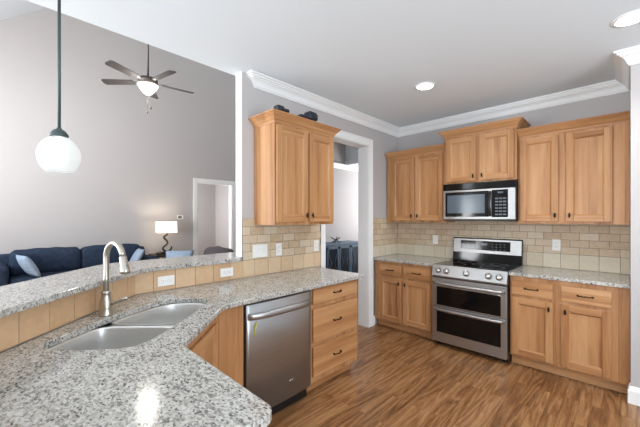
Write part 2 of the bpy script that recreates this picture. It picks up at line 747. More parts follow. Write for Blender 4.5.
box(bm, XL - .12, oy0, 0, XL + .001, oy0 + .012, oz)
box(bm, XL - .12, oy1 - .012, 0, XL + .001, oy1, oz)
box(bm, XL - .12, oy0, oz - .012, XL + .001, oy1, oz)
struct('trim_4', bm, 'white')
bm = new()                    # hall beyond
box(bm, -7.1, -1.5, 0, -7.0, .82, 2.6)
box(bm, -7.0, .72, 0, XL - .121, .82, 2.6)
box(bm, -7.0, -1.5, 0, XL - .121, -1.4, 2.6)
struct('wall_hall', bm, 'wall')
bm = new()
box(bm, -7.1, -1.5, 2.6, XL - .121, .82, 2.7)
struct('ceiling_hall', bm, 'ceil')

# ------------------------------------------------------------------ dining room beyond the doorway
bm = new()
box(bm, -1.3, -1.78, 0, -T - .001, -1.66, 5.0)
box(bm, -1.42, -1.78, 0, -1.3, -.95, 5.0)
box(bm, -2.7, -1.07, 0, -1.42, -.95, 5.0)
box(bm, -2.70, -.95, 0, -2.58, YF + .1, 5.0)
box(bm, -2.70, YF + .1, 0, -2.58, 3.5, 3.5)
box(bm, -T, .12, 0, 0, 3.5, CZ)
box(bm, -T, YF, CZ, 0, 3.5, 3.5)
box(bm, -2.58, 3.4, 0, -2.2, 3.5, CZ)
box(bm, -.4, 3.4, 0, -T, 3.5, CZ)
struct('wall_dining', bm, 'wall')
bm = new()                    # tray ceiling
box(bm, -2.579, 1.87, CZ, -T - .001, 3.5, CZ + .1)
box(bm, -2.579, 1.90, CZ + .1, -T - .001, 1.95, 3.45)
box(bm, -2.579, -.949, 3.45, -T - .001, 1.95, 3.53)
box(bm, -1.299, -1.659, 3.45, -T - .001, -.949, 3.53)
struct('ceiling_dining', bm, 'ceil')
bm = new()
sweep(bm, [(-2.5795, -.94), (-2.5795, 3.3)], [(o, z - .001) for o, z in prof])
struct('trim_5', bm, 'white')

# ------------------------------------------------------------------ tile backsplash
random.seed(3)


def tiles(path, z0, rows, wid, hgt, mi, off=0.0, bm=None, face=1, stagger=True):
    """tiles along a straight 2-D path a->b standing proud to the right of travel; grout backing behind"""
    a, b = Vector(path[0]), Vector(path[1])
    L = (b - a).length
    d = (b - a) / L
    nrm = Vector((d.y, -d.x))
    g = .002

    def slab(s0, s1, za, zb, o0, o1, m):
        vs = []
        for z in (za, zb):
            for o in (o0, o1):
                for s in (s0, s1):
                    p = a + d * s + nrm * o
                    vs.append(bm.verts.new((p.x, p.y, z)))
        for q in ((0, 1, 3, 2), (4, 6, 7, 5), (0, 4, 5, 1), (2, 3, 7, 6), (0, 2, 6, 4), (1, 5, 7, 3)):
            bm.faces.new([vs[i] for i in q]).material_index = m
    slab(0, L, z0, z0 + rows * hgt, .0006, .008, 0)
    for r in range(rows):
        s = -(off + (wid / 2 if (r % 2 and stagger) else 0)) % wid - wid
        while s < L:
            s0, s1 = max(0, s + g), min(L, s + wid - g)
            if s1 - s0 > .008:
                slab(s0, s1, z0 + r * hgt + g, z0 + (r + 1) * hgt - g, .004, .0105 + random.random() * .0015, mi)
            s += wid


mats3 = ['grout', 'subway', 'cream', 'tan', 'warm_cream']
bm = new()
tiles(((.012, -.0), (2.458, -.0)), .9145, 1, .152, .152, 2, .05, bm)
tiles(((.012, -.0), (2.458, -.0)), 1.0665, 5, .150, .0745, 1, .02, bm)
struct('trim_6', bm, mats3)
bm = new()
tiles(((0, -.654), (0, -.0125)), .9145, 1, .152, .152, 2, 0, bm)
tiles(((0, -.654), (0, -.0125)), 1.0665, 5, .150, .0745, 1, .04, bm)
struct('trim_7', bm, mats3)
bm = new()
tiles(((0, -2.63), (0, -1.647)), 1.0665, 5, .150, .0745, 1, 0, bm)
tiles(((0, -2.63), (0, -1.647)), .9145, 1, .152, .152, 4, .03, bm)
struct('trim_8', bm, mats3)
bm = new()
tiles(((.0, -3.488), (.0, -2.632)), .9145, 1, 0.1525, .1505, 3, .03, bm)
for s in (((.762, -4.25), (.0, -3.488)), ((1.75, -4.25), (.767, -4.25))):
    tiles(s, .9145, 1, 0.1525, .1505, 3, .08, bm)
bm2 = bm
struct('trim_9', bm2, mats3)

# ------------------------------------------------------------------ counters
wpoly = round_poly([(.013, -1.728), (.013, -3.476), (.773, -4.236), (1.75, -4.236), (1.75, -3.60), (1.10, -3.60), (.677, -3.177), (.677, -1.728)],
                   [0, 0, 0, .02, .045, .06, .10, .025])
sink_out = [(3.30, .062), (3.162, .085), (3.019, .104), (2.864, .139), (2.72, .185), (2.62, .235), (2.575, .29), (2.562, .38), (2.575, .47),
            (2.61, .518), (2.68, .535), (2.80, .536), (2.923, .531), (3.039, .524), (3.166, .511), (3.275, .495), (3.335, .467), (3.362, .417),
            (3.374, .305), (3.370, .179), (3.352, .095)]
hole = [AN(*q) for q in sink_out]
bm = new()
prism(bm, [wpoly, hole], .884, .914)
o = obj('countertop', bm, 'granite', bevel=.004)
o['label'] = 'speckled grey granite worktop with slanted corner holding the double sink'
o['category'] = 'countertop'
bm = new()
prism(bm, [round_poly([(.013, -.648), (.843, -.648), (.843, -.0135), (.013, -.0135)], [.008, .01, 0, 0])], .884, .914)
o = obj('countertop', bm, 'granite', bevel=.004)
o['label'] = 'short granite worktop in the room corner between doorway wall and range'
o['category'] = 'countertop'
bm = new()
prism(bm, [round_poly([(1.607, -.648), (2.458, -.648), (2.458, -.0135), (1.607, -.0135)], [.008, .01, 0, 0])], .884, .914)
o = obj('countertop', bm, 'granite', bevel=.004)
o['label'] = 'granite worktop between the range and the projecting wall end'
o['category'] = 'countertop'
bar = round_poly([(.036, -2.641), (.036, -3.438), (.798, -4.20), (1.76, -4.20), (1.76, -4.62), (.624, -4.62), (-.43, -3.566), (-.43, -2.45), (-.128, -2.45), (-.128, -2.641)],
                 [.04, .22, .15, .03, .05, .2, .3, .03, 0, 0])
bm = new()
prism(bm, [bar], 1.066, 1.096)
o = obj('bar_top', bm, 'granite', bevel=.004)
o['label'] = 'raised speckled granite bar ledge on the tiled half wall'
o['category'] = 'bar top'

# ------------------------------------------------------------------ sink
sk = thing('kitchen_sink', 'stainless steel undermount double bowl sink in the granite worktop', 'sink', AN(2.97, .3) + (.0,))
sx, sy, _ = sk.location


def loc2(q):
    p = AN(*q)
    return Vector((p[0] - sx, p[1] - sy))


bowlA = [(3.30, .064), (3.162, .087), (3.06, .100), (3.025, .125), (3.012, .18), (3.012, .44), (3.025, .498), (3.06, .520), (3.166, .509), (3.275, .493),
         (3.333, .465), (3.360, .417), (3.372, .305), (3.368, .179), (3.350, .097)]
bowlB = [(2.95, .120), (2.864, .141), (2.72, .187), (2.622, .237), (2.577, .292), (2.564, .38), (2.577, .47), (2.612, .516), (2.68, .533), (2.80, .534),
         (2.923, .529), (2.966, .515), (2.982, .47), (2.984, .20), (2.978, .145)]


def dens(poly):
    out = []
    for i, p in enumerate(poly):
        q = poly[(i + 1) % len(poly)]
        out += [p, ((p[0] + q[0]) / 2, (p[1] + q[1]) / 2)]
    # one smoothing pass
    N = len(out)
    return [tuple((out[i - 1][k] + 2 * out[i][k] + out[(i + 1) % N][k]) / 4 for k in (0, 1)) for i in range(N)]


for bp, depth in ((bowlA, .20), (bowlB, .17)):
    pl = [loc2(q) for q in dens(bp)]
    c = sum(pl, Vector((0, 0))) / len(pl)
    bm = new()
    rings = []
    for s, z in ((1.02, .8835), (1.0, .8835), (.985, .875), (.97, .80), (.955, .884 - depth + .03), (.92, .884 - depth + .008), (.86, .884 - depth), (.25, .884 - depth - .006)):
        rings.append([bm.verts.new((c.x + (p.x - c.x) * s, c.y + (p.y - c.y) * s, z)) for p in pl])
    for a, b in zip(rings, rings[1:]):
        for i in range(len(pl)):
            j = (i + 1) % len(pl)
            bm.faces.new((a[i], a[j], b[j], b[i])).smooth = True
    bm.faces.new(rings[-1])
    bo = obj('bowl', bm, 'sinksteel', sk)
    md = bo.modifiers.new('thick', 'SOLIDIFY')
    md.thickness = .0015
    md.offset = -1
    bm = new()
    lathe(bm, [(0, .002), (.022, .001), (.03, .004), (.042, .005), (.044, 0), (0, 0)], 20, Matrix.Translation((c.x, c.y, .884 - depth - .005)))
    obj('drain', bm, 'chrome', sk)
bm = new()
prism(bm, [[loc2((3.012, .14)), loc2((3.012, .50)), loc2((2.984, .50)), loc2((2.984, .14))]], .872, .880)
obj('divider', bm, 'sinksteel', sk, bevel=.003)

# faucet
fx, fy = AN(2.918, .069)
fa = thing('faucet', 'brushed nickel gooseneck pull-down faucet behind the sink', 'faucet', (fx, fy, .914))
bm = new()
lathe(bm, [(0, 0), (.034, 0), (.034, .006), (.031, .012), (.0315, .04), (.030, .07), (.024, .10), (.021, .115), (.024, .122), (.024, .128), (.018, .134), (0, .134)], 24)
obj('body', bm, 'nickel', fa)
dx, dy = .969, .249
pts = [(0, 0, .13), (0, 0, .20), (0, 0, .27), (0, 0, .315)]
rr = .083
for k in range(1, 13):
    t_ = PI - PI * k / 12 * .94
    pts.append(((rr + rr * math.cos(t_)) * dx, (rr + rr * math.cos(t_)) * dy, .315 + rr * math.sin(t_)))
bm = new()
tube(bm, pts, .0145, 14)
obj('spout', bm, 'nickel', fa)
e = Vector(pts[-1])
dn = (e - Vector(pts[-2])).normalized()
bm = new()
tube(bm, [e, e + dn * .004, e + dn * .03, e + dn * .075, e + dn * .088, e + dn * .09], [.0165, .0175, .018, .024, .0245, .02], 16)
sp = obj('spray_head', bm, 'nickel', fa)
bm = new()
q = e + dn * .045 + Vector((dx, dy, 0)) * .018
tube(bm, [q, q + dn * .03], [.005, .006], 8)
obj('button', bm, 'slot', sp)
hx, hy = .7145, .6997
bm = new()
tube(bm, [(hx * .02, hy * .02, .062), (hx * .045, hy * .045, .068), (hx * .085, hy * .085, .086), (hx * .118, hy * .118, .097)], [.012, .009, .007, .0085], 10)
obj('lever', bm, 'nickel', fa)


# ------------------------------------------------------------------ cabinets
def bx(name, mat, parent, *a, **k):
    bm = new()
    box(bm, *a, **k)
    return obj(name, bm, mat, parent)


def door_mesh(x0, x1, z0, z1, y=-.02, st=.058):
    """framed door: stiles, rails, sloped sticking and a flat recessed panel (front at y)"""
    bm = new()
    yb = -.003
    box(bm, x0, y, z0, x0 + st, yb, z1, .003, 0, 1)
    box(bm, x1 - st, y, z0, x1, yb, z1, .003, 0, 1)
    box(bm, x0 + st, y + .0003, z0, x1 - st, yb, z0 + st, .003, 1, 1)
    box(bm, x0 + st, y + .0003, z1 - st, x1 - st, yb, z1, .003, 1, 1)
    a = [(x0 + st, z0 + st), (x1 - st, z0 + st), (x1 - st, z1 - st), (x0 + st, z1 - st)]
    s = .011
    b = [(x0 + st + s, z0 + st + s), (x1 - st - s, z0 + st + s), (x1 - st - s, z1 - st - s), (x0 + st + s, z1 - st - s)]
    va = [bm.verts.new((p[0], y + .003, p[1])) for p in a]
    vb = [bm.verts.new((p[0], y + .0125, p[1])) for p in b]
    for i in range(4):
        j = (i + 1) % 4
        bm.faces.new((va[i], va[j], vb[j], vb[i])).material_index = 1 if i % 2 == 0 else 0
    bm.faces.new(vb)
    return bm


def add_knob(parent, x, z, y=-.02):
    bm = new()
    lathe(bm, [(0, 0), (.006, 0), (.006, .014), (0, .014)], 10, Matrix.Translation((x, y, z)) @ Matrix.Rotation(PI / 2, 4, 'X'))
    r = bmesh.ops.create_uvsphere(bm, u_segments=12, v_segments=8, radius=1)
    for v in r['verts']:
        v.co = Vector((x + v.co.x * .0095, y - .017 + v.co.y * .008, z + v.co.z * .025))
        for f in v.link_faces:
            f.smooth = True
    return obj('knob', bm, 'bronze', parent)


def add_pull(parent, x, z, y=-.02, half=.05):
    bm = new()
    tube(bm, [(x + half * t_, y - .006 - .022 * (1 - t_ * t_) ** .5 if abs(t_) < 1 else y - .006, z + .003 * math.sin(t_ * 9))
              for t_ in (-1, -.9, -.7, -.45, -.2, 0, .2, .45, .7, .9, 1)],
         [.006, .005, .0042, .005, .0042, .0058, .0042, .005, .0042, .005, .006], 8)
    for s in (-1, 1):
        lathe(bm, [(0, 0), (.008, 0), (.009, .004), (.006, .009), (0, .009)], 10, Matrix.Translation((x + s * half, y, z)) @ Matrix.Rotation(PI / 2, 4, 'X'))
    return obj('handle', bm, 'bronze', parent)


def add_door(root, x0, x1, z0, z1, knob=None):
    d = obj('door', door_mesh(x0, x1, z0, z1), ['wood_v', 'wood_h'], root)
    if knob:
        add_knob(d, *knob)
    return d


def add_drawer(root, x0, x1, z0, z1, half=.05):
    bm = new()
    box(bm, x0, -.02, z0, x1, -.003, z1, .005, 0, 2)
    d = obj('drawer', bm, 'wood_h', root)
    add_pull(d, (x0 + x1) / 2, (z0 + z1) / 2, half=half)
    return d


def cab_crown(root, path, z0, z1, out=.055):
    h = z1 - z0
    pr = [(-.012, z0), (.004, z0), (.006, z0 + .2 * h), (.014, z0 + .28 * h), (.026, z0 + .5 * h), (out * .78, z0 + .70 * h), (out * .86, z0 + .74 * h), (out * .86, z0 + .84 * h), (out + .004, z0 + .86 * h), (out + .004, z1), (-.012, z1)]
    bm = new()
    sweep(bm, path, pr)
    return obj('crown_molding', bm, 'wood_h', root)


# upper cabinets (local: x along the face, front frame at y=0, back at +d)
def upper(label, loc, rz, w, d, h, doors, crown, side_left=True):
    c = thing('upper_cabinet', label, 'cabinet', loc, rz, 'honey wood wall cabinets')
    bm = new()
    box(bm, 0, .001, 0, w, d - .001, h + .01, .0015, 0, 1)
    obj('body', bm, 'wood_v', c)
    for (x0, x1, z0, z1, kx, kz) in doors:
        add_door(c, x0, x1, z0, z1, (kx, kz))
    cab_crown(c, crown, h, h + .085)
    return c


UD = .309
# on the left wall
upper('honey wood two-door wall cabinet beside the doorway with dark ornaments on top', (.31, -2.512, 1.383), PI / 2, .742, UD, .875,
      [(.014, .379, .025, .855, .350, .085), (.394, .728, .025, .855, .423, .085)],
      [(0.0, UD - .002), (0, 0), (.742, 0), (.742, UD - .002)])
# back wall, left / over microwave / right
upper('honey wood two-door wall cabinet in the room corner between doorway wall and microwave', (.016, -.31, 1.385), 0, .836, UD - .014, .875,
      [(.082, .420, .025, .855, .385, .085), (.436, .802, .025, .855, .470, .085)],
      [(0, 0), (.834, 0)])
upper('short two-door wall cabinet directly above the microwave', (.855, -.36, 1.846), 0, .760, .359, .55,
      [(.030, .362, .02, .535, .335, .075), (.402, .738, .02, .535, .428, .075)],
      [(0, .357), (0, 0), (.760, 0), (.760, .357)])
upper('wide honey wood two-door wall cabinet between the microwave and the projecting wall end', (1.618, -.31, 1.385), 0, .840, UD - .014, .895,
      [(.018, .342, .025, .875, .315, .085), (.400, .730, .025, .875, .428, .085)],
      [(0, 0), (.838, 0)])


def base_body(root, w, d, h=.884, tk=.10, rec=.07, sides=(0, 0)):
    bm = new()
    box(bm, 0, .001, tk, w, d, h - .001, .0015, 0, 1)
    obj('body', bm, 'wood_v', root)
    bm = new()
    box(bm, sides[0], rec, .001, w - sides[1], d, tk + .0005)
    obj('toe_kick', bm, 'wood_h', root)


G = 'honey wood base cabinets'
c = thing('base_cabinet', 'base cabinet with two drawers over two doors between the doorway wall and the range', 'cabinet', (.016, -.61, 0), 0, G)
base_body(c, .825, .595)
add_drawer(c, .085, .405, .70, .848)
add_drawer(c, .432, .790, .70, .848)
add_door(c, .085, .405, .122, .672, (.375, .615))
add_door(c, .432, .790, .122, .672, (.462, .615))
c = thing('base_cabinet', 'base cabinet with two drawers over two doors between the range and the projecting wall end', 'cabinet', (1.612, -.61, 0), 0, G)
base_body(c, .846, .595)
add_drawer(c, .016, .346, .70, .842)
add_drawer(c, .404, .738, .70, .842)
add_door(c, .016, .346, .118, .672, (.316, .61))
add_door(c, .404, .738, .118, .672, (.436, .61))
c = thing('drawer_cabinet', 'three-drawer base cabinet at the end of the counter beside the dishwasher', 'cabinet', (.61, -2.382, 0), PI / 2, G)
base_body(c, .610, .590, sides=(0, .01))
for z0, z1 in ((.742, .868), (.428, .705), (.152, .395)):
    add_drawer(c, .018, .596, z0, z1, .045)

# diagonal sink cabinet: panels only, the bowls hang inside
c = thing('sink_cabinet', 'slanted corner sink cabinet between the dishwasher and the peninsula', 'cabinet', (0, 0, 0), 0, G)
bm = new()
box(bm, .60, -3.186, .10, .63, -3.012, .883, .0015, 0, 1)
obj('filler_panel', bm, 'wood_v', c)
bm = new()
prism(bm, [[(.628, -3.1875), (1.0825, -3.642), (1.066, -3.658), (.611, -3.204)]], .10, .883)
obj('face_frame', bm, 'wood_v', c)
dd = obj('door', door_mesh(.05, .575, .125, .82), ['wood_v', 'wood_h'], c)
dd.location, dd.rotation_euler = (1.0832, -3.6413, 0), (0, 0, .75 * PI)
add_knob(dd, .085, .74)
bm = new()
box(bm, .54, -3.15, .001, .56, -3.012, .10)
prism(bm, [[(.56, -3.21), (1.03, -3.68), (1.015, -3.695), (.545, -3.225)]], .001, .10)
obj('toe_kick', bm, 'wood_h', c)
c = thing('base_cabinet', 'wooden base cabinet under the end of the peninsula worktop', 'cabinet', (1.715, -3.64, 0), PI, G)
base_body(c, .63, .585)
add_drawer(c, .03, .60, .70, .848)
add_door(c, .03, .31, .122, .672, (.28, .61))
add_door(c, .32, .60, .122, .672, (.35, .61))

# ------------------------------------------------------------------ dishwasher
dw = thing('dishwasher', 'stainless steel dishwasher between the sink cabinet and the drawers', 'dishwasher', (.615, -3.008, 0), PI / 2)
W = .618
bm = new()
box(bm, .004, .002, .09, W - .004, .56, .872)
obj('body', bm, 'black', dw)
bm = new()
NX, NZ = 24, 2
cols = []
for i in range(NX + 1):
    x = .012 + (W - .024) * i / NX
    u_ = -1 + 2 * i / NX
    y = -.022 - .016 * (1 - u_ * u_)
    cols.append([bm.verts.new((x, y, .112)), bm.verts.new((x, y, .862)), bm.verts.new((x, y + .006, .868)), bm.verts.new((x, .001, .868)), bm.verts.new((x, .001, .112))])
for p_, q_ in zip(cols, cols[1:]):
    for k in range(5):
        bm.faces.new((p_[k], q_[k], q_[(k + 1) % 5], p_[(k + 1) % 5])).smooth = k == 0
bm.faces.new(cols[0])
bm.faces.new(cols[-1])
dr = obj('door', bm, 'steel', dw)
bm = new()
prof_h = []
N = 20
for k in range(N + 1):
    t_ = -1 + 2 * k / N
    prof_h.append((W / 2 + t_ * .285, -.030 - .042 * (1 - t_ ** 4), .785))
tube(bm, prof_h, [.012] * (N + 1), 12)
for v in bm.verts:
    v.co.z = .785 + (v.co.z - .785) * 1.9
obj('handle', bm, 'steel', dr)
bm = new()
lathe(bm, [(0, 0), (.011, 0), (.011, .0025), (0, .0025)], 16, Matrix.Translation((W * .62, -.0368, .235)) @ Matrix.Rotation(PI / 2, 4, 'X'))
box(bm, W * .62 + .009, -.0385, .230, W * .62 + .034, -.0362, .240)
obj('badge', bm, 'chrome', dr)
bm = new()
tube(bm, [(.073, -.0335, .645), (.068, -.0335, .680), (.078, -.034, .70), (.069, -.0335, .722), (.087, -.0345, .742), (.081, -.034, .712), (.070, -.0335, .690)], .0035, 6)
obj('loop_mark', bm, 'yellow', dr, 'small yellow-green loop mark on the steel door')  # thin yellow-green loop on the door front
bm = new()
box(bm, .004, .035, .001, W - .004, .06, .09)
obj('toe_kick', bm, 'black', dw)

# ------------------------------------------------------------------ range
rg = thing('range', 'stainless steel double-oven range with black glass cooktop', 'stove', (.846, -.635, 0))
W = .758
bm = new()
box(bm, 0, .002, .03, W, .60, .895)
for x in (.04, W - .04):
    for y in (.05, .55):
        box(bm, x - .015, y - .015, .001, x + .015, y + .015, .03)
obj('body', bm, 'black', rg)
bm = new()
box(bm, -.002, -.02, .895, W + .002, .575, .918, .004, 0, 2)
ck = obj('cooktop', bm, 'blackglass', rg)
for (x, y, r) in ((.19, .15, .105), (.57, .15, .115), (.19, .42, .08), (.57, .42, .085), (.38, .30, .06)):
    bm = new()
    lathe(bm, [(r, .9182), (r, .9186), (r - .004, .9186), (r - .004, .9182)], 40, Matrix.Translation((x, y, 0)))
    obj('burner_ring', bm, 'slot', ck)
# sloped control panel
bm = new()
pp = [(-.018, .917), (-.024, .912), (-.058, .80), (-.052, .783), (.0, .783), (.0, .917)]
v0 = [bm.verts.new((0, y, z)) for y, z in pp]
v1 = [bm.verts.new((W, y, z)) for y, z in pp]
bm.faces.new(v0)
bm.faces.new(v1)
for i in range(len(pp)):
    j = (i + 1) % len(pp)
    bm.faces.new((v0[i], v0[j], v1[j], v1[i]))
cp = obj('control_panel', bm, 'steel', rg, bevel=.003)
nrm = Vector((0, -.112, .034)).normalized()
for x in (.075, .165, .375, .590, .690):
    bm = new()
    base = Vector((x, -.0415, .854))
    rot = nrm.to_track_quat('Z', 'Y').to_matrix().to_4x4()
    lathe(bm, [(0, 0), (.034, 0), (.034, .006), (.026, .010), (.025, .032), (.022, .036), (0, .036)], 24, Matrix.Translation(base) @ rot)
    box2 = new()
    box(box2, -.004, -.021, .036, .004, .021, .041, .001)
    me = bpy.data.meshes.new('t')
    box2.transform(Matrix.Translation(base) @ rot)
    box2.to_mesh(me)
    box2.free()
    bm.from_mesh(me)
    bpy.data.meshes.remove(me)
    obj('knob', bm, 'chrome', cp)


def oven_door(z0, z1, wz0, wz1, hz):
    bm = new()
    box(bm, .004, -.045, z0, W - .004, .001, z1, .005, 0, 2)
    d = obj('oven_door', bm, 'steel', rg)
    bm = new()
    box(bm, .055, -.0475, wz0, W - .055, -.0452, wz1, .001, 0, 1)
    obj('window', bm, 'blackglass', d)
    bm = new()
    N = 16
    tube(bm, [(W / 2 + (-1 + 2 * k / N) * (W / 2 - .02), -.05 - .045 * (1 - (-1 + 2 * k / N) ** 4) ** .5, hz) for k in range(N + 1)], .0125, 12)
    for v in bm.verts:
        v.co.z = hz + (v.co.z - hz) * 1.25
    obj('handle', bm, 'steel', d)


oven_door(.452, .770, .47, .675, .715)
oven_door(.055, .447, .165, .405, .425)
bm = new()                     # back guard
pp = [(.555, .918), (.580, 1.185), (.588, 1.197), (.612, 1.197), (.612, .905), (.555, .905)]
v0 = [bm.verts.new((0, y, z)) for y, z in pp]
v1 = [bm.verts.new((W, y, z)) for y, z in pp]
bm.faces.new(v0)
bm.faces.new(v1)
for i in range(len(pp)):
    j = (i + 1) % len(pp)
    bm.faces.new((v0[i], v0[j], v1[j], v1[i]))
bk = obj('backguard', bm, 'blackglass', rg)


def on_guard(x0, x1, z0, z1, t0, t1):
    bm = new()
    for x, s in ((x0, 0), (x1, 0)):
        pass
    f = lambda z: .555 + (z - .918) * .025 / .267
    vs = []
    for x in (x0, x1):
        for z in (z0, z1):
            for t_ in (t0, t1):
                vs.append(bm.verts.new((x, f(z) - t_, z)))
    for q in ((0, 1, 3, 2), (4, 6, 7, 5), (0, 4, 5, 1), (2, 3, 7, 6), (0, 2, 6, 4), (1, 5, 7, 3)):
        bm.faces.new([vs[i] for i in q])
    return bm


obj('steel_panel', on_guard(.006, W - .006, 1.02, 1.185, .0005, .006), 'steel', bk)
obj('display', on_guard(.095, W - .115, 1.055, 1.165, .0065, .009), 'blackglass', bk)
obj('clock', on_guard(.33, .40, 1.115, 1.14, .0093, .0098), 'lcd', bk)
for i in range(4):
    for j in range(3):
        for q in ((.13 + i * .042), (.45 + i * .042)):
            obj('key', on_guard(q, q + .016, 1.068 + j * .03, 1.075 + j * .03, .0093, .0098), 'keypad', bk)

# ------------------------------------------------------------------ microwave
mw = thing('microwave', 'stainless steel over-the-range microwave with black window', 'microwave', (.857, -.385, 1.412))
W, H = .757, .430
bm = new()
box(bm, 0, .002, 0, W, .37, H, .002, 0, 1)
obj('body', bm, 'black', mw)
bm = new()
box(bm, 0, -.018, H - .075, W, .003, H - .001, .004, 0, 2)
vg = obj('vent_panel', bm, 'blackglass', mw)
bm = new()
box(bm, .0, -.025, .012, W, .002, H - .077, .008, 0, 3)
df = obj('front', bm, 'steel', mw)
bm = new()
box(bm, .03, -.0275, .045, .505, -.0252, H - .10, .001, 0, 1)
wn = obj('window', bm, 'blackglass', df)
bm = new()
box(bm, .055, -.0285, .085, .465, -.0277, H - .135, .0003, 0, 1)
obj('screen', bm, 'lcd', wn, 'paler mesh screen of the microwave window')
bm = new()
box(bm, .535, -.0275, .04, .69, -.0252, H - .095, .001, 0, 1)
kp = obj('control_panel', bm, 'blackglass', df)
bx('clock', 'lcd', kp, .592, -.0285, H - .135, .645, -.0277, H - .115)
for i in range(3):
    for j in range(6):
        bx('key', 'keypad', kp, .568 + i * .038, -.0283, .062 + j * .034, .598 + i * .038, -.0277, .078 + j * .034)
bm = new()
N = 12
tube(bm, [(.520, -.030 - .034 * math.sin(PI * k / N) ** .6, .055 + (H - .165) * k / N) for k in range(N + 1)], .011, 10)
obj('handle', bm, 'black', df, 'curved black bar handle')
for x in (.06, .44):
    bx('grease_filter', 'slot', mw, x, .03, -.006, x + .24, .20, .001)


# ------------------------------------------------------------------ switch plates and outlets
def plate(label, loc, rz, kind, gangs=1, level=False, tilt=0):
    o = thing('switch_plate' if kind == 'switch' else 'outlet', label, 'switch' if kind == 'switch' else 'outlet', loc, rz, 'white wall plates')
    w, h = .046 * gangs + .026, .118
    if level:
        w, h = h, w
    bm = new()
    box(bm, -w / 2, -.006, -h / 2, w / 2, -.0005, h / 2, .002, 0, 2)
    p_ = obj('plate', bm, 'plastic', o)
    for g in range(gangs):
        cx = (g - (gangs - 1) / 2) * .046
        bm = new()
        if kind == 'switch':
            box(bm, cx - .0165, -.009, -.033, cx + .0165, -.0055, .033, .0015, 0, 1)
            obj('rocker', bm, 'plastic', p_)
        else:
            for s in (-1, 1):
                if level:
                    box(bm, s * .021 - .014, -.008, -.015, s * .021 + .014, -.0055, .015, .003, 0, 2)
                else:
                    box(bm, cx - .015, -.008, s * .021 - .014, cx + .015, -.0055, s * .021 + .014, .003, 0, 2)
            so = obj('socket', bm, 'plastic', p_)
            for s in (-1, 1):
                for q in (-1, 1):
                    if level:
                        bx('slot', 'slot', p_, s * .021 - .005, -.0083, q * .006 - .001, s * .021 + .005, -.0079, q * .006 + .001)
                    else:
                        bx('slot', 'slot', p_, cx + q * .006 - .001, -.0083, s * .021 - .005, cx + q * .006 + .001, -.0079, s * .021 + .005)
    return o


plate('wide white three-gang switch plate on the tile under the left wall cabinet', (.0125, -2.452, 1.141), PI / 2, 'switch', 3)
plate('white single outlet plate next to the wide three-gang switch plate', (.0125, -2.235, 1.139), PI / 2, 'outlet')
plate('white outlet on the tile beside the doorway casing', (.0125, -1.719, 1.140), PI / 2, 'outlet')
plate('white outlet on the back tile between the room corner and the range', (.587, -.0125, 1.151), 0, 'outlet')
plate('white outlet on the back tile between the range and the projecting wall end', (1.904, -.0125, 1.158), 0, 'outlet')
plate('level white outlet in the bar tile nearest the wall end', (0.0125, -2.79, .985), PI / 2, 'outlet', 1, True)
plate('level white outlet in the bar tile close behind the sink and faucet', (0.0125, -3.28, .983), PI / 2, 'outlet', 1, True)


# ------------------------------------------------------------------ ceiling lights
def can(label, x, y, power=52):
    o = thing('recessed_light', label, 'ceiling light', (x, y, CZ), 0, 'recessed ceiling lights')
    bm = new()
    lathe(bm, [(.075, -.001), (.098, -.001), (.096, -.006), (.078, -.010), (.075, -.008)], 32)
    obj('trim_ring', bm, 'white', o)
    bm = new()
    lathe(bm, [(0, -.009), (.06, -.008), (.0755, -.004), (.0755, -.001), (0, -.001)], 32)
    obj('lens', bm, 'can', o)
    d = bpy.data.lights.new('downlight', 'SPOT')
    d.energy, d.spot_size, d.spot_blend, d.shadow_soft_size, d.color = power, 2.4, 1.0, .07, (1, .98, .96)
    l = bpy.data.objects.new('downlight', d)
    l.location = (0, 0, -.03)
    l.parent = o
    COL.objects.link(l)


can('recessed ceiling light over the floor in front of the doorway', 1.017, -1.207)
can('recessed ceiling light close to the projecting wall end', 2.46, -1.27)
can('added unseen recessed ceiling light over the peninsula worktop', 1.35, -3.3, 16)  # out-of-view can added as an extra light source

# pendant
pd = thing('pendant_light', 'clear glass globe pendant hanging over the raised bar', 'pendant lamp', (.318, -3.921, CZ))
zc = -.972
bm = new()
lathe(bm, [(0, -.001), (.06, -.001), (.058, -.02), (.02, -.028), (0, -.028)], 24)
obj('canopy', bm, 'greymetal', pd)
bm = new()
tube(bm, [(0, 0, -.02), (0, 0, zc + .12)], .0072, 12)
obj('rod', bm, 'greymetal', pd)
bm = new()
lathe(bm, [(0, .148), (.010, .146), (.012, .14), (.026, .132), (.038, .115), (.041, .104), (.035, .100), (0, .100)], 24, Matrix.Translation((0, 0, zc)))
obj('cap', bm, 'greymetal', pd)
bm = new()
pr = [(.092 * math.cos(a), .105 * math.sin(a)) for a in [math.radians(v) for v in range(-54, 76, 6)]]
lathe(bm, pr, 36, Matrix.Translation((0, 0, zc)))
gl = obj('glass_globe', bm, 'globe', pd)
md = gl.modifiers.new('thick', 'SOLIDIFY')
md.thickness = .003
bm = new()
lathe(bm, [(0, -.05), (.02, -.045), (.032, -.025), (.034, 0), (.026, .03), (.014, .055), (.013, .10), (0, .10)], 20, Matrix.Translation((0, 0, zc)))
obj('bulb', bm, 'bulb', pd)

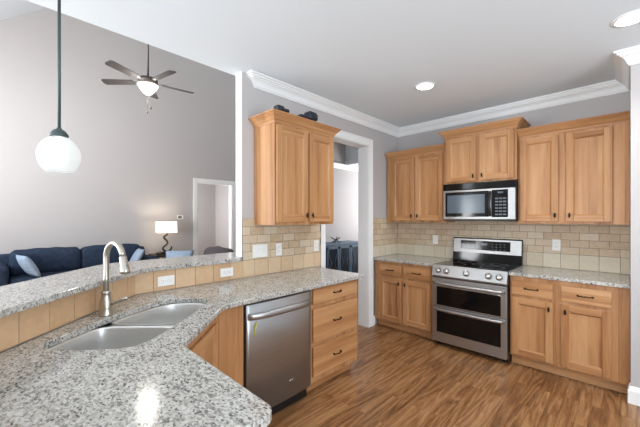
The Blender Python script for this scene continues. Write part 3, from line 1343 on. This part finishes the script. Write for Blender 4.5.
# ceiling fan
fn = thing('ceiling_fan', 'five-blade ceiling fan with a lit bowl on a long rod', 'ceiling fan', (-2.7, -2.574, 3.48))
bm = new()
tube(bm, [(0, 0, .05), (0, 0, 2.62)], .014, 12)
obj('downrod', bm, 'fanmetal', fn)
bm = new()
lathe(bm, [(0, .075), (.03, .07), (.06, .055), (.125, .045), (.135, .03), (.135, .005), (.12, -.02), (.09, -.035), (.07, -.05), (0, -.05)], 32)
obj('motor', bm, 'fanmetal', fn)
bm = new()
lathe(bm, [(0, -.19), (.03, -.188), (.055, -.172), (.085, -.14), (.115, -.10), (.135, -.06), (.142, -.052), (.132, -.052), (0, -.06)], 32)
obj('light_bowl', bm, 'bowl', fn)
F = Vector((-.6993, .7148))
Rt = Vector((.7148, .6993))
for k in range(5):
    ph = math.radians(110 + 72 * k)
    d = Rt * math.cos(ph) + F * math.sin(ph)
    ang = math.atan2(d.y, d.x)
    bm = new()
    pl = round_poly([(.20, -.055), (.66, -.068), (.66, .068), (.20, .055)], [.02, .04, .04, .02], 5)
    prism(bm, [pl], -.004, .004)
    bmesh.ops.transform(bm, matrix=Matrix.Rotation(math.radians(12), 4, 'X'), verts=list(bm.verts))
    b_ = obj('blade', bm, 'fanblade', fn)
    b_.rotation_euler = (0, 0, ang)
    b_.location = (0, 0, -.008)
    bm = new()
    prism(bm, [[(.10, -.018), (.26, -.034), (.28, 0), (.26, .034), (.10, .018)]], .005, .012)
    obj('bracket', bm, 'chrome', b_)
for (x, y, L) in ((-.02, .0, .26), (.035, .03, .21)):
    bm = new()
    tube(bm, [(x, y, -.17), (x, y, -.17 - L)], .002, 6)
    lathe(bm, [(0, .02), (.008, .014), (.011, 0), (.008, -.014), (0, -.02)], 10, Matrix.Translation((x, y, -.17 - L - .015)))
    obj('pull_chain', bm, 'darkwood', fn)
d = bpy.data.lights.new('fan_bulb', 'POINT')
d.energy, d.shadow_soft_size, d.color = 28, .10, (1, .95, .88)
l = bpy.data.objects.new('fan_bulb', d)
l.location, l.parent = (0, 0, -.28), fn
COL.objects.link(l)


# ------------------------------------------------------------------ living room furniture
def puff(name, mat, parent, x0, y0, z0, x1, y1, z1, r=.06, puffy=.03, label=None):
    """upholstered cushion: box, rounded and bulged, with uneven surface"""
    bm = new()
    box(bm, x0, y0, z0, x1, y1, z1, r, 0, 3)
    bmesh.ops.subdivide_edges(bm, edges=[e for e in bm.edges if e.calc_length() > .2], cuts=5, use_grid_fill=True)
    c = Vector(((x0 + x1) / 2, (y0 + y1) / 2, (z0 + z1) / 2))
    h = Vector(((x1 - x0) / 2, (y1 - y0) / 2, (z1 - z0) / 2))
    for v in bm.verts:
        q = Vector(((v.co.x - c.x) / h.x, (v.co.y - c.y) / h.y, (v.co.z - c.z) / h.z))
        for i in range(3):
            a, b = (i + 1) % 3, (i + 2) % 3
            v.co[i] += q[i] * puffy * max(0, 1 - q[a] ** 2) * max(0, 1 - q[b] ** 2)
        v.co.z += .006 * math.sin(v.co.x * 17 + v.co.y * 23) * max(0, q.z)
    for f in bm.faces:
        f.smooth = True
    return obj(name, bm, mat, parent, label)


def pillow_mesh(w, h, t):
    bm = new()
    n = 12
    top, bot = {}, {}
    for i in range(n + 1):
        for j in range(n + 1):
            u, v = -1 + 2 * i / n, -1 + 2 * j / n
            k = ((1 - u ** 2) * (1 - v ** 2)) ** .45 if abs(u) < 1 and abs(v) < 1 else 0
            pin = 1 - .07 * (1 - abs(v)) * abs(u) - .0
            pin2 = 1 - .07 * (1 - abs(u)) * abs(v)
            x, z = u * w / 2 * pin, v * h / 2 * pin2
            top[i, j] = bm.verts.new((x, -t / 2 * k, z))
            bot[i, j] = top[i, j] if k == 0 else bm.verts.new((x, t / 2 * k, z))
    for i in range(n):
        for j in range(n):
            for dct, fl in ((top, 0), (bot, 1)):
                q = [dct[i, j], dct[i + 1, j], dct[i + 1, j + 1], dct[i, j + 1]]
                bm.faces.new(q if not fl else list(reversed(q))).smooth = True
    return bm


sf = thing('sofa', 'navy fabric sofa against the far living room wall', 'sofa', (-4.85, -3.03, 0))
# facing +x; back towards the wall
puff('base', 'navy', sf, -.43, -1.22, .07, .43, 1.22, .32, .04, .01)
puff('back', 'navy', sf, -.45, -1.15, .30, -.22, 1.13, .82, .06, .01)
for y0, y1 in ((-.98, -.025), (-.02, .98)):
    puff('seat_cushion', 'navy', sf, -.22, y0, .31, .44, y1, .47, .05, .02)
    puff('back_cushion', 'navy', sf, -.25, y0 + .01, .47, .02, y1 - .01, .885, .07, .03)
for y0, y1, zt in ((-1.28, -1.0, .67), (1.0, 1.24, .62)):
    puff('arm', 'navy', sf, -.43, y0, .10, .44, y1, zt, .06, .015)
for x in (-.38, .38):
    for y in (-1.1, 1.1):
        bx('foot', 'darkwood', sf, x - .03, y - .03, .001, x + .03, y + .03, .08)


def pillow(label, mat, w, h, t, loc, rot):
    bm = pillow_mesh(w, h, t)
    o = obj('throw_pillow', bm, mat)
    o.location, o.rotation_euler = loc, rot
    o['label'], o['category'], o['group'] = label, 'pillow', 'throw pillows on the sofas'
    return o


pillow('pale blue throw pillow leaning at the bare wide arm of the navy sofa', 'bluecloth', .44, .42, .14, (-4.58, -3.80, .655), (math.radians(28), 0, math.radians(14)))
pillow('pale blue throw pillow at the lamp end of the navy sofa', 'bluecloth', .42, .40, .14, (-4.62, -2.20, .640), (math.radians(-28), 0, math.radians(-2)))

s2 = thing('sofa', 'dark taupe chaise sofa in front of the far cased opening', 'sofa', (-2.76, -1.95, 0))
puff('base', 'taupe', s2, -1.35, -.35, .07, 1.2, .40, .30, .04, .01)
puff('seat_cushion', 'taupe', s2, -1.33, -.36, .30, .02, .38, .46, .06, .02)
puff('seat_cushion', 'taupe', s2, .03, -.36, .30, .88, .30, .46, .06, .02)
bk2 = puff('back_cushion', 'taupe', s2, .02, .22, .46, .80, .47, .94, .11, .03)
puff('back_rest', 'taupe', s2, .0, .40, .10, 1.0, .58, .84, .07, .01)
puff('arm', 'taupe', s2, .84, -.35, .10, 1.22, .56, .89, .10, .02)
for x in (-1.25, .95):
    for y in (-.28, .33):
        bx('foot', 'darkwood', s2, x - .03, y - .03, .001, x + .03, y + .03, .08)
pillow('pale blue pillow on the chaise of the taupe sofa', 'bluecloth', .52, .40, .15, (-3.84, -1.66, .61), (math.radians(-16), 0, math.radians(58)))

et = thing('end_table', 'dark wooden end table between the two sofas', 'table', (-5.05, -1.50, 0))
bx('table_top', 'darkwood', et, -.27, -.27, .585, .27, .27, .62, bev=.005)
bx('shelf', 'darkwood', et, -.23, -.23, .18, .23, .23, .20)
for x in (-.24, .24):
    for y in (-.24, .24):
        bx('leg', 'darkwood', et, x - .02, y - .02, .001, x + .02, y + .02, .586)
lp = thing('table_lamp', 'table lamp with a lit rectangular shade and twisting dark stem', 'lamp', (-5.05, -1.47, .6205), math.radians(-14))
bm = new()
box(bm, -.09, -.14, 0, .09, .14, .055, .006)
obj('base', bm, 'darkwood', lp)
bm = new()
pts = [(0, .04, .05), (0, -.03, .07), (0, -.075, .11), (0, -.06, .16), (0, .0, .21), (0, .025, .25), (0, .0, .31), (0, -.05, .36), (0, -.05, .40), (0, .01, .44), (0, .03, .48), (0, 0.0, .53), (0, 0, .60)]
fp = []
for a, b in zip(pts, pts[1:]):
    for k in range(3):
        fp.append(tuple(a[i] + (b[i] - a[i]) * k / 3 for i in range(3)))
tube(bm, fp + [pts[-1]], .021, 10)
tube(bm, [(0, .04, .06), (0, .085, .09), (0, .105, .14), (0, .10, .17)], [.021, .02, .017, .012], 10)
obj('stem', bm, 'darkwood', lp)
bm = new()
v = []
sh = [(-.12, -.215), (.12, -.215), (.12, .215), (-.12, .215)]
lo = [bm.verts.new((x, y, .475)) for x, y in sh]
hi = [bm.verts.new((x * .97, y * .97, .745)) for x, y in sh]
for i in range(4):
    j = (i + 1) % 4
    bm.faces.new((lo[i], lo[j], hi[j], hi[i]))
shd = obj('lamp_shade', bm, 'lampshade', lp)
md = shd.modifiers.new('thick', 'SOLIDIFY')
md.thickness = .004
bm = new()
for (a, b) in ((lo, 0), (hi, 0)):
    pass
for z, k in ((.475, 1), (.745, .97)):
    for i in range(4):
        p, q = sh[i], sh[(i + 1) % 4]
        tube(bm, [(p[0] * k, p[1] * k, z), (q[0] * k, q[1] * k, z)], .005, 6)
for x, y in sh:
    tube(bm, [(x, y, .475), (x * .97, y * .97, .745)], .005, 6)
obj('shade_trim', bm, 'brown', shd)
d = bpy.data.lights.new('lamp_bulb', 'POINT')
d.energy, d.shadow_soft_size, d.color = 11, .05, (1, .86, .68)
l = bpy.data.objects.new('lamp_bulb', d)
l.location, l.parent = (0, 0, .64), lp
COL.objects.link(l)
# wall thermostat
th = thing('thermostat', 'small grey thermostat on the far wall above the lamp', 'thermostat', (XL + .0005, -1.03, 1.455), PI / 2)
bx('body', 'plastic', th, -.075, -.022, -.05, .075, -.0005, .05, bev=.006)
bx('screen', 'slot', th, -.055, -.024, -.03, .03, -.0215, .03)
bo = thing('bowl', 'low brown woven bowl beside the table lamp base', 'bowl', (-4.88, -1.69, .6205))
bm = new()
lathe(bm, [(0, .0), (.03, 0), (.045, .01), (.06, .045), (.065, .06), (.06, .06), (.052, .035), (.03, .015), (0, .012)], 20)
obj('rim', bm, 'brown', bo)

# ------------------------------------------------------------------ dining room console
cn = thing('console_cabinet', 'slate blue console cabinet with glazed doors seen through the doorway', 'cabinet', (-2.12, .70, 0), PI / 2)
W, Hc = 1.25, .875
bm = new()
box(bm, 0, .012, .08, W, .44, Hc - .03)
obj('body', bm, 'console', cn)
bx('top', 'console', cn, -.02, -.012, Hc - .03, W + .02, .445, Hc, bev=.004)
for x in (.02, W - .07):
    for y in (.02, .38):
        bx('leg', 'console', cn, x, y, .001, x + .05, y + .05, .085)
for k in range(3):
    x0 = .03 + k * .40
    x1 = x0 + .385
    bm = new()
    for a in ((x0, .12, x0 + .04, .80), (x1 - .04, .12, x1, .80), (x0, .12, x1, .16), (x0, .76, x1, .80)):
        box(bm, a[0], -.010, a[1], a[2], .011, a[3])
    # curved fretwork bars
    for s in (-1, 1):
        tube(bm, [((x0 + x1) / 2 + s * (.05 + .09 * abs(math.cos(t_ * PI))), -.002, .16 + .60 * t_) for t_ in [i / 10 for i in range(11)]], .009, 6)
    dcon = obj('door', bm, 'console', cn)
    bx('pane', 'consoleglass', dcon, x0 + .038, .002, .158, x1 - .038, .007, .762)
    bm = new()
    lathe(bm, [(0, 0), (.006, 0), (.012, .012), (.008, .02), (0, .022)], 10, Matrix.Translation((x1 - .02, -.010, .46)) @ Matrix.Rotation(PI / 2, 4, 'X'))
    obj('knob', bm, 'chrome', dcon)
jk = thing('ornament', 'dark crossed-bar ornament standing on the blue console', 'ornament', (-2.27, 1.19, Hc + .001))
bm = new()
for a in ((.09, .05), (-.09, .05), (.0, -.10)):
    p0 = Vector((a[1], -a[0], .012))
    p1 = Vector((-a[1], a[0], .112))
    tube(bm, [p0, p1], [.012, .012], 8)
    for q in (p0, p1):
        r = bmesh.ops.create_icosphere(bm, subdivisions=1, radius=.0165, matrix=Matrix.Translation(q + Vector((0, 0, .005))))
obj('bars', bm, 'darkgreen', jk)

# ------------------------------------------------------------------ things on top of the left wall cabinet
CT = 1.383 + .875 + .0855


def lump(name, label, parts, loc, rz):
    o = thing(name, label, 'ornament', loc, rz, 'dark objects on top of the left wall cabinet')
    for nm, a, r in parts:
        bm = new()
        box(bm, *a, r, 0, 3)
        for f in bm.faces:
            f.smooth = True
        obj(nm, bm, 'navygloss', o)
    return o


lump('ornament', 'small dark navy block near the front corner of the wall cabinet top beside the doorway',
     [('body', (-.065, -.04, 0, .065, .04, .032), .013), ('ridge', (-.06, -.03, .028, .015, .03, .048), .009)], (.335, -2.46, CT), PI / 2)
lump('ornament', 'larger dark navy stepped ornament on the middle of the wall cabinet top beside the doorway',
     [('body', (-.02, -.055, 0, .09, .055, .066), .02), ('brim', (-.12, -.045, 0, -.015, .045, .026), .010), ('lid', (-.01, -.04, .062, .08, .04, .078), .007)], (.335, -2.15, CT), PI / 2)
